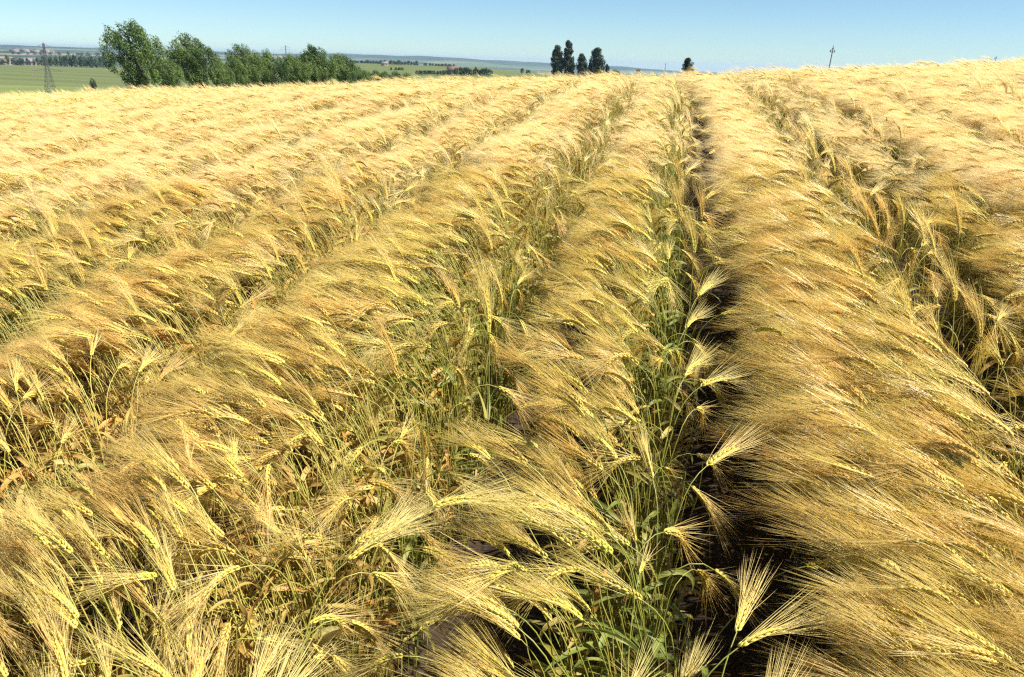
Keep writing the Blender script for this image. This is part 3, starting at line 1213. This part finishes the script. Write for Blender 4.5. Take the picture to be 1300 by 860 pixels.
def pylon(px, r, top, levels, base_w, label, name='pylon'):
    x, y, z = spot(px, r)
    H = height_at(px, r, top) - z
    root = link(bpy.data.objects.new(name, None))
    root.location = (x, y, z)
    root.rotation_euler = (0, 0, -look(px, 0)[0] + .35)
    tag(root, label, 'pylon')

    def put(nm, g, mat, par):
        o_ = link(bpy.data.objects.new(nm, g.mesh(nm, [mat], False)))
        o_.parent = par
        return o_
    th = H * .0010 + .02
    waist = .62
    wt = base_w * .22

    def w_at(t):
        return base_w * (1 - t / waist) / 2 + wt / 2 * (t / waist) if t < waist else wt / 2 * (1 - (t - waist) / (1 - waist) * .55)
    for sx in (-1, 1):
        for sy in (-1, 1):
            g = Geo()
            pts = [(sx * w_at(t), sy * w_at(t), H * t) for t in (0, .3, waist, .97)]
            for a, b in zip(pts[:-1], pts[1:]):
                bar(g, a, b, th * 1.1)
            put('leg', g, M['steel'], root)
    g = Geo()
    ts = list(np.linspace(0, waist, 9)) + list(np.linspace(waist, .97, 8))[1:]
    for t0, t1 in zip(ts[:-1], ts[1:]):
        a, b = w_at(t0), w_at(t1)
        for k in range(4):
            c0, c1 = [(1, 1), (-1, 1), (-1, -1), (1, -1)][k], [(1, 1), (-1, 1), (-1, -1), (1, -1)][(k + 1) % 4]
            bar(g, (c0[0] * a, c0[1] * a, H * t0), (c1[0] * b, c1[1] * b, H * t1), th)
            bar(g, (c1[0] * a, c1[1] * a, H * t0), (c0[0] * b, c0[1] * b, H * t1), th)
            bar(g, (c0[0] * b, c0[1] * b, H * t1), (c1[0] * b, c1[1] * b, H * t1), th)
    put('bracing', g, M['steel'], root)
    g = Geo()
    bar(g, (0, 0, H * .95), (0, 0, H), th * 1.4)
    put('peak', g, M['steel'], root)
    for t, arm in levels:
        g = Geo()
        w = w_at(t)
        for s in (-1, 1):
            for sy in (-1, 1):
                bar(g, (s * w, sy * w, H * t), (s * arm, 0, H * t), th)
                bar(g, (s * w, sy * w, H * (t + .035)), (s * arm, 0, H * t), th)
            for q in (.35, .65):
                bar(g, (s * (w + (arm - w) * q), -w * (1 - q), H * t), (s * (w + (arm - w) * q), w * (1 - q), H * t), th * .8)
        ar = put('crossarm', g, M['steel'], root)
        for s in (-1, 1):
            g = Geo()
            for q in range(5):
                tube(g, [(s * arm, 0, H * t - .25 - q * .3), (s * arm, 0, H * t - .4 - q * .3)], [.13, .13], 6, 0, False)
            bar(g, (s * arm, 0, H * t), (s * arm, 0, H * t - 1.8), .04)
            put('insulator', g, M['insulator'], ar)
    return root


pylon(55.5, 300, 53, [(.92, 2.4), (.80, 3.6), (.55, 4.6)], 3.8, 'grey steel lattice pylon standing in the green field at far left')
pylon(363, 1000, 57, [(.9, 5), (.8, 6.5)], 5, 'small distant lattice pylon showing above the windbreak trees')
pylon(845, 1500, 80, [(.9, 5.5)], 5, 'tiny distant pylon on the skyline left of the lone tree')


def pole(px, r, top, arm, label, head=True):
    x, y, z = spot(px, r)
    H = height_at(px, r, top) - z
    root = link(bpy.data.objects.new('utility_pole', None))
    root.location = (x, y, z)
    root.rotation_euler = (0, math.radians(2.5), -look(px, 0)[0])
    tag(root, label, 'utility pole')
    g = Geo()
    tube(g, [(0, 0, -.2), (0, 0, H)], [.10, .07], 10, 0, False)
    o_ = link(bpy.data.objects.new('post', g.mesh('post', [M['timber']])))
    o_.parent = root
    g = Geo()
    bar(g, (-arm, 0, H - .75), (arm, 0, H - .75), .05)
    bar(g, (-arm, 0, H - .75), (0, 0, H - .05), .035)
    bar(g, (arm, 0, H - .75), (0, 0, H - .05), .035)
    a_ = link(bpy.data.objects.new('crossarm', g.mesh('crossarm', [M['steel']])))
    a_.parent = root
    for q in (-arm, 0, arm):
        g = Geo()
        z0 = H - .72 if q else H
        tube(g, [(q, 0, z0), (q, 0, z0 + .12), (q, 0, z0 + .3)], [.03, .07, .03], 8, 0, False)
        i_ = link(bpy.data.objects.new('insulator', g.mesh('insulator', [M['insulator']])))
        i_.parent = a_


pole(1052, 150, 60, .38, 'wooden utility pole with small crossarm behind the crest on the right')
pole(1259, 330, 72, .4, 'tiny faint utility pole near the right edge of the skyline')


def house(px, r, w, d_, h, rot, roofm, label, name='house'):
    x, y, z = spot(px, r)
    root = link(bpy.data.objects.new(name, None))
    root.location = (x, y, z)
    root.rotation_euler = (0, 0, rot)
    tag(root, label, 'house' if name == 'house' else 'building', 'distant houses')
    g = Geo()
    a, b = w / 2, d_ / 2
    rh = min(d_ * .32, 6)
    g.add([(-a, -b, -1), (a, -b, -1), (a, b, -1), (-a, b, -1), (-a, -b, h), (a, -b, h), (a, b, h), (-a, b, h), (-a, 0, h + rh), (a, 0, h + rh)],
          [[0, 1, 5, 4], [1, 2, 6, 9, 5], [2, 3, 7, 6], [3, 0, 4, 8, 7]])
    o_ = link(bpy.data.objects.new('wall', g.mesh('wall', [M['wall']], False)))
    o_.parent = root
    g = Geo()
    e_ = .5
    k = rh / b
    for s in (-1, 1):
        y0, z0 = s * (b + e_), h - e_ * k
        P_ = [(-a - e_, y0, z0), (a + e_, y0, z0), (a + e_, 0, h + rh), (-a - e_, 0, h + rh)]
        P2 = [(x_, y_, z_ + .3) for x_, y_, z_ in P_]
        g.add(P_ + P2, [[0, 1, 2, 3], [4, 5, 6, 7], [0, 1, 5, 4], [1, 2, 6, 5], [2, 3, 7, 6], [3, 0, 4, 7]])
    o_ = link(bpy.data.objects.new('roof', g.mesh('roof', [roofm], False)))
    o_.parent = root
    n_ = max(2, int(w / 4))
    for q in range(min(n_, 6)):
        xx = -a + w * (q + .5) / min(n_, 6)
        g = Geo()
        g.add([(xx - .6, -b - .04, 1.0), (xx + .6, -b - .04, 1.0), (xx + .6, -b - .04, 2.4), (xx - .6, -b - .04, 2.4),
               (xx - .6, -b + .1, 1.0), (xx + .6, -b + .1, 1.0), (xx + .6, -b + .1, 2.4), (xx - .6, -b + .1, 2.4)],
              [[0, 1, 2, 3], [0, 1, 5, 4], [1, 2, 6, 5], [2, 3, 7, 6], [3, 0, 4, 7]])
        o_ = link(bpy.data.objects.new('window', g.mesh('window', [M['pane']], False)))
        o_.parent = root


for px, r, w, d_, h, rot, rf, lab in [
        (3, 1350, 16, 10, 6, .2, 'roof', 'small pale house at the left edge below the hazy hills'),
        (10, 1360, 13, 9, 5.5, -.5, 'roof', 'second small pale house from the left edge'),
        (30, 1290, 26, 14, 6, .3, 'slate', 'long grey-roofed barn left of the pylon'),
        (41, 1340, 12, 9, 5, 1.0, 'roof', 'little red-roofed house between barn and pylon'),
        (562, 1400, 15, 9, 5, .1, 'roof', 'brown-roofed farmhouse on the brow of the distant slope'),
        (575, 1420, 20, 10, 5, .3, 'roof', 'larger brown-roofed farmhouse right of the first on the brow'),
        (574, 640, 7, 6, 4, .2, 'roof', 'tiny pale house among the low woods at the slope foot'),
        (488, 1150, 9, 6, 3.5, .4, 'slate', 'tiny white hut on the distant green slope')]:
    house(px, r, w, d_, h, rot, M[rf], lab)
for i in range(11):
    house(17 + i * 4.4, 4350 + 60 * (i % 3), 42 + 9 * (i % 3), 14, 8 + 3 * (i % 2), .1 * (i % 3) - .1, M['roof'] if i % 3 else M['slate'],
          'pale block in the hazy town strip on the far hillside', 'building')

# ------------------------------------------------------------------ the air
mt, nt, N, L = new_mat('haze')
pv = N.new('ShaderNodeVolumePrincipled')
pv.inputs['Color'].default_value = (0.56, 0.77, 1.0, 1)
pv.inputs['Density'].default_value = HAZE
pv.inputs['Anisotropy'].default_value = 0.2
o = N.new('ShaderNodeOutputMaterial')
L.new(pv.outputs[0], o.inputs['Volume'])
Zall = V_ground_z
lo, hi, S_ = float(Zall.min()) - 1.0, 34.0, 13500.0
Vh = [(x_, y_, z_) for z_ in (lo, hi) for x_, y_ in ((-S_, -S_), (S_, -S_), (S_, S_), (-S_, S_))]
hz = link(bpy.data.objects.new('haze', mesh_from('haze', Vh, [[3, 2, 1, 0], [4, 5, 6, 7], [0, 1, 5, 4], [1, 2, 6, 5], [2, 3, 7, 6], [3, 0, 4, 7]], [mt])))
tag(hz, 'thin blue summer haze over the far country', 'haze', kind='stuff')
